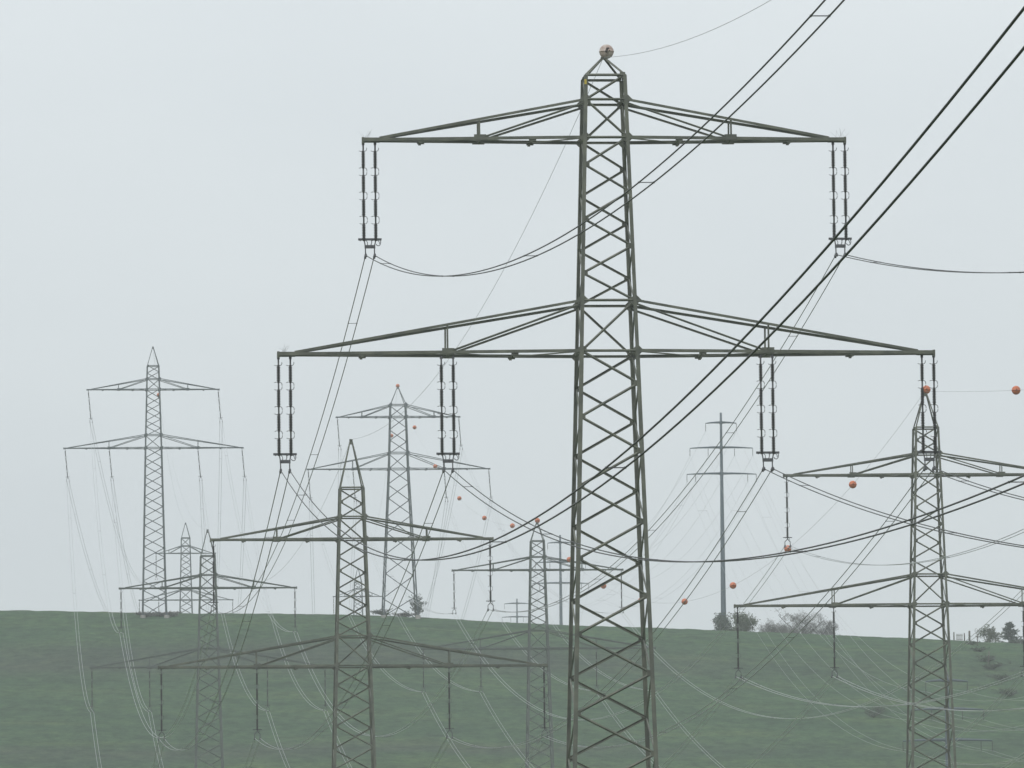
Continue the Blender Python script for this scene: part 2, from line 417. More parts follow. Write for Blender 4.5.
def make_tower(name, x, y, base, zs, hl, hu, w_la, taper_lo, taper_up, hin, hup, steel, label, group,
               pitch=None, double=False, ins_len=4.6, tilt=0.0, leg_w=0.2, br_w=0.11, peak_kind='pointed', detail=True, spikes=False, leg_pegs=False):
    """zs: world heights apex, sh(oulder), uc, ua (upper arm), lc, la (lower arm); base: ground height"""
    Z = {k: v - base for k, v in zs.items()}
    root = empty(name, (x, y, base), PHI)
    tag(root, label, 'pylon', group)
    la = Z['la']
    def wd(z): return w_la + (taper_lo if z < la else taper_up) * (la - z)
    def corner(i, z):
        h = wd(z) / 2
        return Vector(((-h, h, h, -h)[i], (-h, -h, h, h)[i], z))
    pt = (lambda z: pitch) if pitch else (lambda z: 0.585 - 0.075 * (wd(z) - 2.5) / 1.1)
    # panel heights
    nodes = [la]
    z = la
    while z > 0.2:
        z -= pt(z) * wd(z)
        if z < pt(0) * wd(0) * 0.45: z = 0.0
        nodes.append(max(z, 0.0))
    nodes = nodes[::-1]
    nodes.append(Z['lc'])
    n = max(2, round((Z['ua'] - Z['lc']) / ((pitch or 0.57) * wd(Z['lc'] * 0.5 + Z['ua'] * 0.5))))
    nodes += [Z['lc'] + (Z['ua'] - Z['lc']) * (k + 1) / n for k in range(n)]
    nodes.append(Z['uc'])
    hs_ = Z['sh'] - Z['uc']
    if hs_ > 0.4:
        n = max(1, round(hs_ / (0.62 * wd(Z['uc']))))
        nodes += [Z['uc'] + hs_ * (k + 1) / n for k in range(n)]
    # legs, each with its gussets
    top = Z['sh'] if hs_ > 0.4 else Z['uc']
    for i in range(4):
        b = MB()
        out = corner(i, 0); out.z = 0
        zz = [0, la, top]
        for a_, b_ in zip(zz, zz[1:]):
            b.angle(corner(i, a_), corner(i, b_), leg_w * (1 if a_ < la else 0.88), out)
        if detail:
            for lv in (la, Z['lc'], Z['ua'], Z['uc']):
                c = corner(i, lv)
                b.box(c + Vector((0, -0.02 if c.y < 0 else 0.02, 0)), (leg_w * 2.1, 0.022, leg_w * 2.3), Matrix.Rotation(R(45), 3, 'Y'))
            for lv in nodes[1::2] if i in (1, 3) else nodes[0::2]:
                c = corner(i, lv)
                b.box(c + Vector((-0.10 if c.x > 0 else 0.10, -0.012 if c.y < 0 else 0.012, 0)), (0.24, 0.02, 0.26))
        b.build('leg', steel, root)
    if leg_pegs:
        b = MB()
        for k in range(int(top / 0.36)):
            c = corner(1, 1.5 + k * 0.36)
            b.bar(c + Vector((0.05, -0.02, 0)), c + (Vector((0.21, -0.02, 0)) if k % 2 else Vector((0.05, -0.19, 0))), 0.018)
            if 1.5 + (k + 1) * 0.36 > top: break
        b.build('climbing_pegs', steel, root)
    # single lacing, mirrored on opposite faces, one mesh per face
    for a, b2 in ((0, 1), (1, 2), (2, 3), (3, 0)):
        b = MB()
        for k in range(len(nodes) - 1):
            i0, i1 = (a, b2) if (a % 2) == (k % 2) else (b2, a)
            p, q = corner(i0, nodes[k]), corner(i1, nodes[k + 1])
            mid = (corner(a, nodes[k]) + corner(b2, nodes[k])) / 2
            mid.z = 0
            o_ = mid.normalized() * 0.03
            b.angle(p - o_, q - o_, br_w * (1.0 if nodes[k] < la else 0.92), mid)
        for lv in (la, Z['lc'], Z['ua'], Z['uc'], top):
            p, q = corner(a, lv), corner(b2, lv)
            mid = (p + q) / 2; mid.z = 0
            o_ = mid.normalized() * 0.02
            b.angle(p + o_, q + o_, br_w * 0.98, mid)
        b.build('bracing', steel, root)
    # peak
    b = MB()
    ap = Vector((0, 0, Z['apex']))
    for i in range(4):
        c = corner(i, top)
        b.angle(c, ap + Vector((0.05 if c.x > 0 else -0.05, 0.05 if c.y > 0 else -0.05, 0)), br_w * 1.15, Vector((c.x, c.y, 0)))
    b.box(ap + Vector((0, 0, 0.02)), (0.24, 0.24, 0.10))
    if not double: b.box(ap + Vector((0, 0, -0.18)), (0.14, 0.30, 0.28))
    b.build('peak', steel, root)
    # cross-arms
    for zb, zt, hlen, post in ((Z['ua'], Z['uc'], hu, hup), (Z['la'], Z['lc'], hl, hin)):
        for s in (-1, 1):
            b = MB()
            wb, wt = wd(zb) / 2, wd(zt) / 2
            xe = hlen - 0.85
            def fr(t0, t1, t): return t0 + (t1 - t0) * t
            def bot(xx, sy):
                t = (xx - wb) / (hlen - wb)
                return Vector((s * xx, sy * fr(wb, 0.13, t), zb))
            def tp(xx, sy):
                t = (xx - wt) / (xe - wt)
                return Vector((s * xx, sy * fr(wt, 0.15, t), fr(zt, zb + 0.10, t)))
            cw = 0.14 if hl > 12 else 0.12
            xs_ = [wb, (wb + post) / 2, post, (post + hlen) / 2, hlen]
            for sy in (-1, 1):
                b.angle(bot(wb, sy), bot(hlen, sy), cw, (0, sy, 1), th=0.03)
                b.angle(tp(wt, sy), tp(xe + 0.12, sy), cw * 0.82, (0, sy, 1), th=0.025)
                b.angle(tp(wt, sy) - Vector((0, 0, 0.14)), bot(post, sy) + Vector((-s * 0.12, 0, 0.05)), br_w * 0.85, (0, sy, 0.4))
                if detail:
                    b.box(bot(post, sy) + Vector((0, sy * 0.03, 0.03)), (0.55, 0.02, 0.30))
                    for q in (xs_[1], xs_[3]):
                        b.box(bot(q, sy) + Vector((0, 0, -0.09)), (0.32, 0.05, 0.10))
                        b.box(bot(q + 0.05, sy) + Vector((0, 0, -0.15)), (0.12, 0.12, 0.08))
            for k in range(4):
                sy = 1 if k % 2 else -1
                b.bar(bot(xs_[k], sy) + Vector((0, 0, -0.03)), bot(xs_[k + 1], -sy) + Vector((0, 0, -0.03)), 0.07, 0.05)
            for q in xs_[1:4]:
                b.bar(bot(q, -1) + Vector((0, 0, -0.055)), bot(q, 1) + Vector((0, 0, -0.055)), 0.07, 0.05)
            b.box((s * (hlen - 0.36), 0, zb), (0.80, 0.30, 0.20))
            b.box((s * hlen, 0, zb - 0.02), (0.10, 0.34, 0.28))
            arm = b.build('crossarm', steel, root)
            for sy in (-1, 1):
                p = MB()
                p.angle(bot(post, sy) + Vector((0, 0, 0.05)), tp(post, sy) + Vector((0, 0, -0.03)), br_w * 1.1, (s, 0, 0))
                p.build('post', steel, arm)
            if spikes and not (s == 1 and zb == Z['la']):
                p = MB()
                rnd = random.Random(int(zb * 10) + s)
                for k in range(9):
                    o0 = Vector((s * (hlen - 0.45 * rnd.random()), 0, zb + 0.10))
                    p.tube([o0, o0 + Vector((rnd.uniform(-0.3, 0.3), rnd.uniform(-0.3, 0.3), rnd.uniform(0.2, 0.42)))], 0.0032, 4)
                p.build('bird_spikes', M['hardware'], arm)
    # insulators
    att = {}
    spots = dict(ul=(-hu, Z['ua']), ur=(hu, Z['ua']), lol=(-hl, Z['la']), lil=(-hin, Z['la']), lir=(hin, Z['la']), lor=(hl, Z['la']))
    for key, (xx, zz) in spots.items():
        inner = key in ('lil', 'lir')
        s = -1 if xx < 0 else 1
        xc = xx if inner else xx - s * (0.27 if double else 0.22 if detail else 0.1)
        piv = Vector((xc, 0, zz - 0.12))
        h = MB()
        T = lambda p: rot_tilt(p, piv, tilt)
        zb_ = piv.z - ins_len
        offs = (-0.265, 0.265) if double else (0.0,)
        if double:
            h.bar(T((xc - 0.52, 0, zb_ + 0.05)), T((xc + 0.52, 0, zb_ + 0.05)), 0.05, 0.10)
            h.bar(T((xc - 0.24, 0, zb_ - 0.28)), T((xc + 0.24, 0, zb_ - 0.28)), 0.06, 0.15)
            for o in (-0.2, 0.2):
                h.bar(T((xc + o * 1.32, 0, zb_ + 0.05)), T((xc + o, 0, zb_ - 0.28)), 0.05)
                a = [(xc + o + 0.17 + 0.11 * math.cos(t), 0, zb_ - 0.08 + 0.16 * math.sin(t)) for t in [R(q) for q in range(-150, 91, 30)]]
                h.tube([T(p) for p in a], 0.018, 4)
        else:
            h.bar(T((xc - 0.34, 0, zb_ + 0.03)), T((xc + 0.34, 0, zb_ + 0.03)), 0.05, 0.06)
            h.bar(T((xc, 0, zb_ + 0.1)), T((xc, 0, zb_ - 0.1)), 0.07)
            for o in (-0.2, 0.2):
                h.bar(T((xc, 0, zb_ - 0.08)), T((xc + o, 0, zb_ - 0.30)), 0.06)
        setp = h.build('insulator_set', M['hardware'], root)
        for o in offs:
            po, hw = insulator_rod(4, ins_len, 9 if detail else 5, 8 if detail else 6)
            for q in (po, hw):
                q.v = [tuple(T(Vector(v) + piv + Vector((o, 0, 0)))) for v in q.v]
            po.build('insulator_rod', M['porcelain'], setp)
            hw.build('arcing_horns', M['hardware'], setp)
        for o in (-0.2, 0.2):
            c = MB()
            zc = zb_ - (0.36 if double else 0.30)
            c.bar(T((xc + o, 0, zc)), T((xc + o, 0, zc - 0.30)), 0.05)
            c.box(T((xc + o, 0, zc - 0.30)), (0.07, 0.50, 0.11))
            c.box(T((xc + o, -0.30, zc - 0.36)), (0.09, 0.16, 0.12))
            c.box(T((xc + o, 0.30, zc - 0.36)), (0.09, 0.16, 0.12))
            c.build('suspension_clamp', M['hardware'], setp)
        p = T((xc, 0, zb_ - (0.66 if double else 0.60)))
        att[key] = Vector((x + p.x * math.cos(PHI), y + p.x * math.sin(PHI), p.z + base))
    for i in range(4):
        fo = MB()
        c = corner(i, 0)
        fo.lathe([(0.0, 0.12), (0.36, 0.12), (0.42, 0.05), (0.48, -1.2)], (c.x, c.y, 0), 12)
        fo.build('footing', M['concrete'], root)
    att['top'] = Vector((x, y, zs['apex'] + 0.06))
    return root, att

GP = 'lattice pylons of the power lines'
PY = {}
def tower(key, *a, **k):
    o, at = make_tower('lattice_pylon', *a, **k)
    PY[key] = at
    return o

def base_of(x, y): return gz(x, y) + 0.05
TW = [
 ('B1', 4.24, 350, dict(apex=50.30, sh=49.35, uc=48.27, ua=46.63, lc=39.35, la=37.05), 14.64, 10.79, 2.48, .0605, .0605, 7.13, 5.60, 'steel_olive',
  'tallest olive lattice pylon with double insulators and a pale pink ball on its peak', dict(double=True, ins_len=4.38, leg_w=.185, br_w=.088, spikes=True)),
 ('B2', -12.13, 591, dict(apex=56.22, sh=52.59, uc=50.4, ua=48.75, lc=41.43, la=39.21), 14.56, 10.60, 2.54, .0605, .0605, 7.2, 5.6, 'steel_olive',
  'olive lattice pylon with a bare pointed peak and its whole lower arm before the grass', dict(leg_w=.185, br_w=.085)),
 ('A1', 31.22, 595, dict(apex=59.76, sh=57.02, uc=55.05, ua=53.46, lc=45.88, la=43.62), 14.70, 10.84, 2.48, .0605, .0605, 7.2, 5.65, 'steel_olive',
  'olive lattice pylon with an orange ball on its peak beside a hanging double insulator', dict(leg_w=.185, br_w=.085)),
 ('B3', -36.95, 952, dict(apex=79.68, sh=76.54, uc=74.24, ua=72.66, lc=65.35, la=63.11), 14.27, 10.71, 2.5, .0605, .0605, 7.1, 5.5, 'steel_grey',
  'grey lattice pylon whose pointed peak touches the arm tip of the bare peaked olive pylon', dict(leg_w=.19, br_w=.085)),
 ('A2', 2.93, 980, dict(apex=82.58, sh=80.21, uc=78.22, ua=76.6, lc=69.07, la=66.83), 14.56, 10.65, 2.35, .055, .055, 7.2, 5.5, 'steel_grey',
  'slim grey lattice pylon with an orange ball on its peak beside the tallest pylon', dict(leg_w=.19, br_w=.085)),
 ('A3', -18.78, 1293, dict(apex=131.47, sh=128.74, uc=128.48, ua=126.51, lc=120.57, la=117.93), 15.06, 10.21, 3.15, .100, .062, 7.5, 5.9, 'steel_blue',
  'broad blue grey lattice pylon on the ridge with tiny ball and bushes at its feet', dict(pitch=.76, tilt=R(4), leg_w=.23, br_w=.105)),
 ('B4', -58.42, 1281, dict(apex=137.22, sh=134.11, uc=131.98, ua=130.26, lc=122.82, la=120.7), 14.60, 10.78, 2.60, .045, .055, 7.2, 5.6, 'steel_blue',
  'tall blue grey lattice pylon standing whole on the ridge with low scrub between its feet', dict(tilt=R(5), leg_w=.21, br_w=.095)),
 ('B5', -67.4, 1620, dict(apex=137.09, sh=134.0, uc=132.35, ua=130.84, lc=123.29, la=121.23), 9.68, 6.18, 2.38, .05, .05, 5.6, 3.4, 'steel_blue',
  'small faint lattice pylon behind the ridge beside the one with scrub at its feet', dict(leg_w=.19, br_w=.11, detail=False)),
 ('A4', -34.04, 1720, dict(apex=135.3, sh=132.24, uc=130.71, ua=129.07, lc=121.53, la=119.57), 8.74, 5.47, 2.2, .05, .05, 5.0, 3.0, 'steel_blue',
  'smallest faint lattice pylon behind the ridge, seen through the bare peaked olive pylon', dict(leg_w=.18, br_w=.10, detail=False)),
]
ROOT = {}
for key, x, y, zs, hl, hu, wla, tl, tu, hin, hup, st, lab, kw in TW:
    dz = {'B2': -.10, 'A1': -.08}.get(key, 0)
    dk = dict(apex=-.08, sh=.02, uc=0, ua=-.07, lc=-.11, la=-.07) if key == 'B1' else {}
    zs = {k: v + dk.get(k, dz) for k, v in zs.items()}
    ROOT[key] = tower(key, x, y, base_of(x, y), zs, hl, hu, wla, tl, tu, hin, hup, M[st], lab, GP, **kw)
# small yellow plate at the near pylon's left shoulder
yp = MB(); yp.box((-0.90, -0.95, 49.05 - base_of(4.24, 350)), (0.10, 0.05, 0.22)); yp.build('plate', M['yellow'], ROOT['B1'])

# ------------------------------------------------------------------ steel tube poles
def make_pole(key, x, y, base, ztop, arms, rb, rt, label, ins=1.25):
    root = empty('tube_pole', (x, y, base), R(4.2))
    tag(root, label, 'power pole', 'steel tube poles of the third line')
    H = ztop - base
    b = MB()
    n = 10
    b.lathe([(0.001, H)] + [(rt + (rb - rt) * k / n, H - H * k / n) for k in range(n + 1)], seg=14)
    b.build('shaft', M['pole_steel'], root)
    att = {}
    for ai, (z, hw, spots, sep) in enumerate(arms):
        zl = z - base
        r_ = rt + (rb - rt) * (1 - zl / H)
        arm = MB()
        for s in (-1, 1):
            P = [(s * r_ * 0.6, 0, zl + 0.02), (s * hw * 0.35, 0, zl + 0.03), (s * hw * 0.7, 0, zl - 0.03), (s * hw, 0, zl - 0.12)]
            arm.tube(P, [0.21, 0.17, 0.13, 0.08], 8)
        arm.lathe([(r_ + 0.05, 0.30), (r_ + 0.05, -0.30)], (0, 0, zl), 14)
        ao = arm.build('crossarm', M['pole_steel'], root)
        for q in spots:
            st = MB()
            zz = zl - 0.05 - 0.07 * abs(q) / hw
            pr = [(0.03, 0.0), (0.03, -0.12)]
            for k in range(8): pr += [(0.03, -0.12 - 0.13 * k), (0.075, -0.18 - 0.13 * k), (0.03, -0.22 - 0.13 * k)]
            pr += [(0.03, -ins)]
            st.lathe(pr, (q, 0, zz), 6)
            st.box((q, 0, zz - ins), (0.10, 0.35, 0.10))
            st.build('insulator', M['porcelain'], ao)
            att[(ai, round(q / hw, 2))] = Vector((x + q * math.cos(R(4.2)), y + q * math.sin(R(4.2)), zz - ins - 0.05 + base))
    fo = MB(); fo.lathe([(0.0, 0.3), (rb + 0.5, 0.3), (rb + 0.55, -0.8)], seg=14); fo.build('footing', M['concrete'], root)
    att['top'] = Vector((x, y, ztop))
    PY[key] = att
    return root
def arms(zs, hws):
    return [(zs[0], hws[0], (-hws[0], hws[0]), 0), (zs[1], hws[1], (-hws[1], -.42 * hws[1], .42 * hws[1], hws[1]), 0),
            (zs[2], hws[2], (-hws[2], -.75 * hws[2], .75 * hws[2], hws[2]), 1)]
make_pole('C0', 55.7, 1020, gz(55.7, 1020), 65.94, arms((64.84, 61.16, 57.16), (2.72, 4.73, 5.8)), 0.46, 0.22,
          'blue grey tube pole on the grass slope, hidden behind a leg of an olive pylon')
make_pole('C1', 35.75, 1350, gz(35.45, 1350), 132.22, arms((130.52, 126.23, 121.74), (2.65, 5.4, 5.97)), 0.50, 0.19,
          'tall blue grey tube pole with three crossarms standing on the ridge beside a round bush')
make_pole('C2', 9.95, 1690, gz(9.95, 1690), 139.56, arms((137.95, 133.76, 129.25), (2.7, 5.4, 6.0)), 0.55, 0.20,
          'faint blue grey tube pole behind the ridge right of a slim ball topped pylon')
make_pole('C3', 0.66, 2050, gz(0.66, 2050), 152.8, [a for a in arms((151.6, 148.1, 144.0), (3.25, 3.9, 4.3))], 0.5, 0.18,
          'small faintest tube pole with its crossarms just above the ridge line')

# ------------------------------------------------------------------ conductors
CC = 11856.0
def para(a, b, s, n):
    out = []
    for i in range(n + 1):
        t = i / n
        p = a.lerp(b, t); p.z -= 4 * s * t * (1 - t)
        out.append(p)
    return out
def sag_of(a, b): return (Vector((a.x, a.y, 0)) - Vector((b.x, b.y, 0))).length ** 2 / CC

def bundle(a, b, s, label, group, sep=0.4, rad=0.021, nsp=6, n=44, m='conductor', ts=None):
    """two sub-conductors side by side with spacers"""
    root = empty('conductor_pair', a)
    tag(root, label, 'power line', group)
    d = (b - a); side = Vector((d.y, -d.x, 0)).normalized()
    if side.x < 0: side = -side
    pts = [p - a for p in para(a, b, s, n)]
    for q in (-1, 1):
        t = MB(); t.tube([p + side * (q * sep / 2) for p in pts], rad, 6)
        t.build('wire', M[m], root)
    for t_ in ts or [(k + 0.42 + 0.12 * math.sin(k * 2.3 + a.x)) / nsp for k in range(nsp)]:
        p = a.lerp(b, t_); p.z -= 4 * s * t_ * (1 - t_); p -= a
        t = MB()
        t.bar(p - side * (sep / 2), p + side * (sep / 2), 0.022, 0.022)
        for q in (-1, 1): t.box(p + side * (q * sep / 2), (0.045, 0.10, 0.045))
        t.build('spacer', M['hardware'], root)
    return root
def single(a, b, s, label, group, rad=0.012, n=44, name='conductor_wire', m='conductor'):
    t = MB(); t.tube([p - a for p in para(a, b, s, n)], rad, 6)
    o = t.build(name, M[m], None, a)
    return tag(o, label, 'power line', group)

PH = dict(ul='upper left', ur='upper right', lol='outer lower left', lil='inner lower left', lir='inner lower right', lor='outer lower right')
DS = dict(B1='the tallest pylon', B2='bare peaked olive pylon', B3='grey slope pylon', B4='tall whole ridge pylon', B5='small pylon behind it',
          A1='ball topped olive pylon', A2='slim ball topped pylon', A3='broad ridge pylon', A4='smallest ridge pylon')
# spans towards the camera (their next pylons stand outside the picture)
B0 = dict(ul=(23.43, -71.8, 36.33), ur=(47.15, -70.2, 37.05), lol=(17.58, -72.1, 26.22), lil=(28.37, -71.6, 25.85), lir=(49.85, -70.4, 25.63), lor=(44.92, -69.9, 31.23))
A0d = dict(ul=(18.16, -300, -6.76), ur=(19.4, -300, -6.2), lol=(21.62, -300, -4.78), lil=(19.2, -300, -5.83), lir=(19.8, -300, -5.5), lor=(20.4, -300, -5.2))
for k, v in B0.items():
    bundle(PY['B1'][k], Vector(v), 14.7, 'thick twin wire from %s arm of %s out over the viewer' % (PH[k], DS['B1']), 'conductors of the near line', n=110, m='conductor_shaded',
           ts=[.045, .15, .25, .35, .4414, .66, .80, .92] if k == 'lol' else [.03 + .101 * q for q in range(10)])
for k, v in A0d.items():
    a = PY['A1'][k]
    # the photo fixes the first 300 m of this long valley span; carry the same curve on past the viewer
    L0, L1 = 300.0, 640.0
    vx, vz = v[0] * L1 / L0, L1 * (v[2] / L0 - 4 * L0 / CC + 4 * L1 / CC)
    bundle(a, a + Vector((vx, -L1, vz)), L1 * L1 / CC, 'twin wire from %s arm of %s to the picture edge' % (PH[k], DS['A1']), 'conductors of the right line', nsp=15, n=170)
for ch, keys in (('B', ('B1', 'B2', 'B3', 'B4', 'B5')), ('A', ('A1', 'A2', 'A3', 'A4'))):
    g = 'conductors of the near line' if ch == 'B' else 'conductors of the right line'
    for k0, k1 in zip(keys, keys[1:]):
        for k in PH:
            a, b = PY[k0][k], PY[k1][k]
            s = {'B1B2': 4.95, 'A2A3': 7.6, 'A1A2': 13.2}.get(k0 + k1, sag_of(a, b))
            bundle(a, b, s, 'twin wire from %s arm, %s to %s' % (PH[k], DS[k0], DS[k1]), g, nsp=6 if k0 in ('B1', 'A1') else 5, n=60, m='conductor_half_shaded' if k0 == 'B1' else 'conductor')

# earth wires along the peaks, with their warning balls
E = {}
GE = 'earth wires along the pylon peaks'
def earth(key, a, b, s, label):
    E[key] = (a, b, s)
    single(a, b, s, label, GE, rad=0.0105, n=70, name='earth_wire', m='earth_wire')
earth('B0', PY['B1']['top'], PY['B1']['top'] + Vector((27.88, -421, -3.5)), 14.0, 'thin wire leaving the pale ball of the tallest pylon to the top edge')
earth('A0', PY['A1']['top'], PY['A1']['top'] + Vector((100.0, -640, 39.6)), 27.3, 'thin wire with one lone orange ball leaving the ball topped olive pylon peak')
earth('B1', PY['B1']['top'], PY['B2']['top'], 4.0, 'thin wire from the pale ball peak down to the pointed olive pylon peak')
earth('B2', PY['B2']['top'], PY['B3']['top'], 8.5, 'thin wire between the pointed olive pylon peak and the grey pylon peak')
earth('B3', PY['B3']['top'], PY['B4']['top'], 7.5, 'thin wire rising from the grey pylon peak to the whole ridge pylon')
earth('B4', PY['B4']['top'], PY['B5']['top'], 6.0, 'faint thin wire from the whole ridge pylon peak to the small pylon behind')
earth('A1', PY['A1']['top'], PY['A2']['top'], 12.95, 'thin wire strung with orange balls between ball topped olive pylon and slim pylon')
earth('A2', PY['A2']['top'], PY['A3']['top'], 7.6, 'thin wire strung with orange balls from the slim pylon up to the broad ridge pylon')
earth('A3', PY['A3']['top'], PY['A4']['top'], 8.0, 'faint thin wire from the broad ridge pylon to the small pylon behind the ridge')

def ball_mesh(rad=0.32, m='orange'):
    b = MB()
    n = 12
    pr = []
    for k in range(n + 1):
        a = math.pi * k / n
        r_ = rad * math.sin(a)
        if k == n // 2:
            pr += [(rad, 0.02), (rad + 0.012, 0.016), (rad + 0.012, -0.016), (rad, -0.02)]
        else:
            pr.append((max(r_, 0.001), rad * math.cos(a)))
    b.lathe(pr, seg=20)
    return b
proto_ball = None
def ball(p, label, m='orange', rad=0.32):
    global proto_ball
    root = empty('marker_ball', p)
    tag(root, label, 'warning ball', 'aviation warning balls on the earth wires')
    if m == 'orange' and proto_ball:
        for o in proto_ball:
            c = o.copy(); C.objects.link(c); c.parent = root
        return root
    sh = ball_mesh(rad).build('shell', M[m], root)
    c = MB()
    c.lathe([(0.045, 0.06), (0.06, 0.0), (0.045, -0.06)], (0, -rad - 0.02, 0), 8, (0, 1, 0))
    c.lathe([(0.045, 0.06), (0.06, 0.0), (0.045, -0.06)], (0, rad + 0.02, 0), 8, (0, 1, 0))
    cl_ = c.build('clamp', M['rust_patch'], root)
    if m == 'orange': proto_ball = [sh, cl_]
    return root
def on(key, t):
    a, b, s = E[key]
    p = a.lerp(b, t); p.z -= 4 * s * t * (1 - t)
    return p
pb = ball(PY['B1']['top'] + Vector((0.14, 0, 0.26)), 'large bleached pink ball sitting on the peak of the tallest pylon', 'pale_ball', 0.325)
bl = MB()
for (dx, dz, r_) in ((0.03, 0.10, 0.05), (0.09, 0.12, 0.035), (-0.02, -0.05, 0.045), (0.06, -0.10, 0.03), (0.12, 0.0, 0.03)):
    yy = -math.sqrt(max(0, 0.325 ** 2 - dx * dx - dz * dz)) - 0.004
    bl.lathe([(0.001, 0.02), (r_, 0.012), (r_, -0.012)], (dx, yy, dz), 8, (dx, yy, dz))
bl.build('dark_bolts', M['rust_patch'], pb)
ball(PY['A1']['top'] + Vector((0.10, 0, 0.12)), 'orange ball on the peak of the olive pylon, beside a double insulator')
ball(on('A0', 0.0488), 'largest lone orange ball in the sky at the right edge')
for t, lb in ((.1241, 'orange ball just below the upper arm of the ball topped olive pylon'), (.2531, 'orange ball at the bottom of the upper left insulator of the ball topped pylon'),
              (.3777, 'orange ball against the sky between tall tube pole and olive arm tip'), (.5023, 'orange ball against the sky between tall tube pole and tallest pylon'),
              (.6288, 'orange ball half hidden behind a leg of the tallest pylon'), (.7499, 'orange ball seen inside the lattice of the tallest pylon'),
              (.8724, 'orange ball beside the tallest pylon leg and a faint tube pole')):
    ball(on('A1', t), lb)
ball(PY['A2']['top'] + Vector((0.05, 0, 0.12)), 'orange ball on the peak of the slim grey pylon beside the tallest')
for t, lb in ((.1416, 'orange ball right next to the slim pylon peak, on its left'), (.3182, 'small orange ball second left of the slim pylon peak'),
              (.4922, 'small orange ball in the sky midway between slim pylon and broad ridge pylon'), (.6758, 'tiny orange ball at the right arm of the broad ridge pylon'),
              (.8479, 'tiny orange ball in the sky between the two right arms of the broad ridge pylon')):
    ball(on('A2', t), lb)
ball(PY['A3']['top'] + Vector((0.0, 0, 0.12)), 'tiny orange ball on the peak of the broad ridge pylon')
ball(on('A3', .1246), 'tiny orange ball seen inside the lattice of the broad ridge pylon')
ball(on('B4', .1436), 'tiny faded ball right beside the mast of the tall far left pylon')

# third line: wires between the tube poles
GC = 'conductors of the tube pole line'
CN = {0: 'top', 1: 'middle', 2: 'low'}
def pole_span(a_att, b_att, s_mul, where):
    for key in a_att:
        if key == 'top': continue
        ai, q = key
        if ai == 2: continue
        sd = 'far left' if q < -.6 else 'near left' if q < 0 else 'near right' if q < .6 else 'far right'
        a, b = a_att[key], b_att[key]
        single(a, b, sag_of(a, b) * s_mul, 'faint wire, %s of %s crossarm, %s' % (sd, CN[ai], where), GC, rad=0.015)
    for sgn, sd in ((-1, 'left'), (1, 'right')):
        a0, a1 = a_att[(2, sgn * 1.0)], a_att[(2, sgn * .75)]
        b0, b1 = b_att[(2, sgn * 1.0)], b_att[(2, sgn * .75)]
        bundle((a0 + a1) / 2, (b0 + b1) / 2, sag_of(a0, b0) * s_mul, 'faint wide twin wire, %s low crossarm, %s' % (sd, where), GC, sep=(a0 - a1).length, rad=0.014, nsp=5)
Cm = {k: v + Vector((21.5, -330, 3.0)) for k, v in PY['C0'].items()}
pole_span(PY['C0'], Cm, 1.0, 'slope pole to the picture edge')
pole_span(PY['C1'], PY['C0'], 1.15, 'tall ridge pole to slope pole')
pole_span(PY['C1'], PY['C2'], 1.1, 'tall ridge pole back to faint pole')
pole_span(PY['C2'], PY['C3'], 1.0, 'faint pole back to faintest pole')

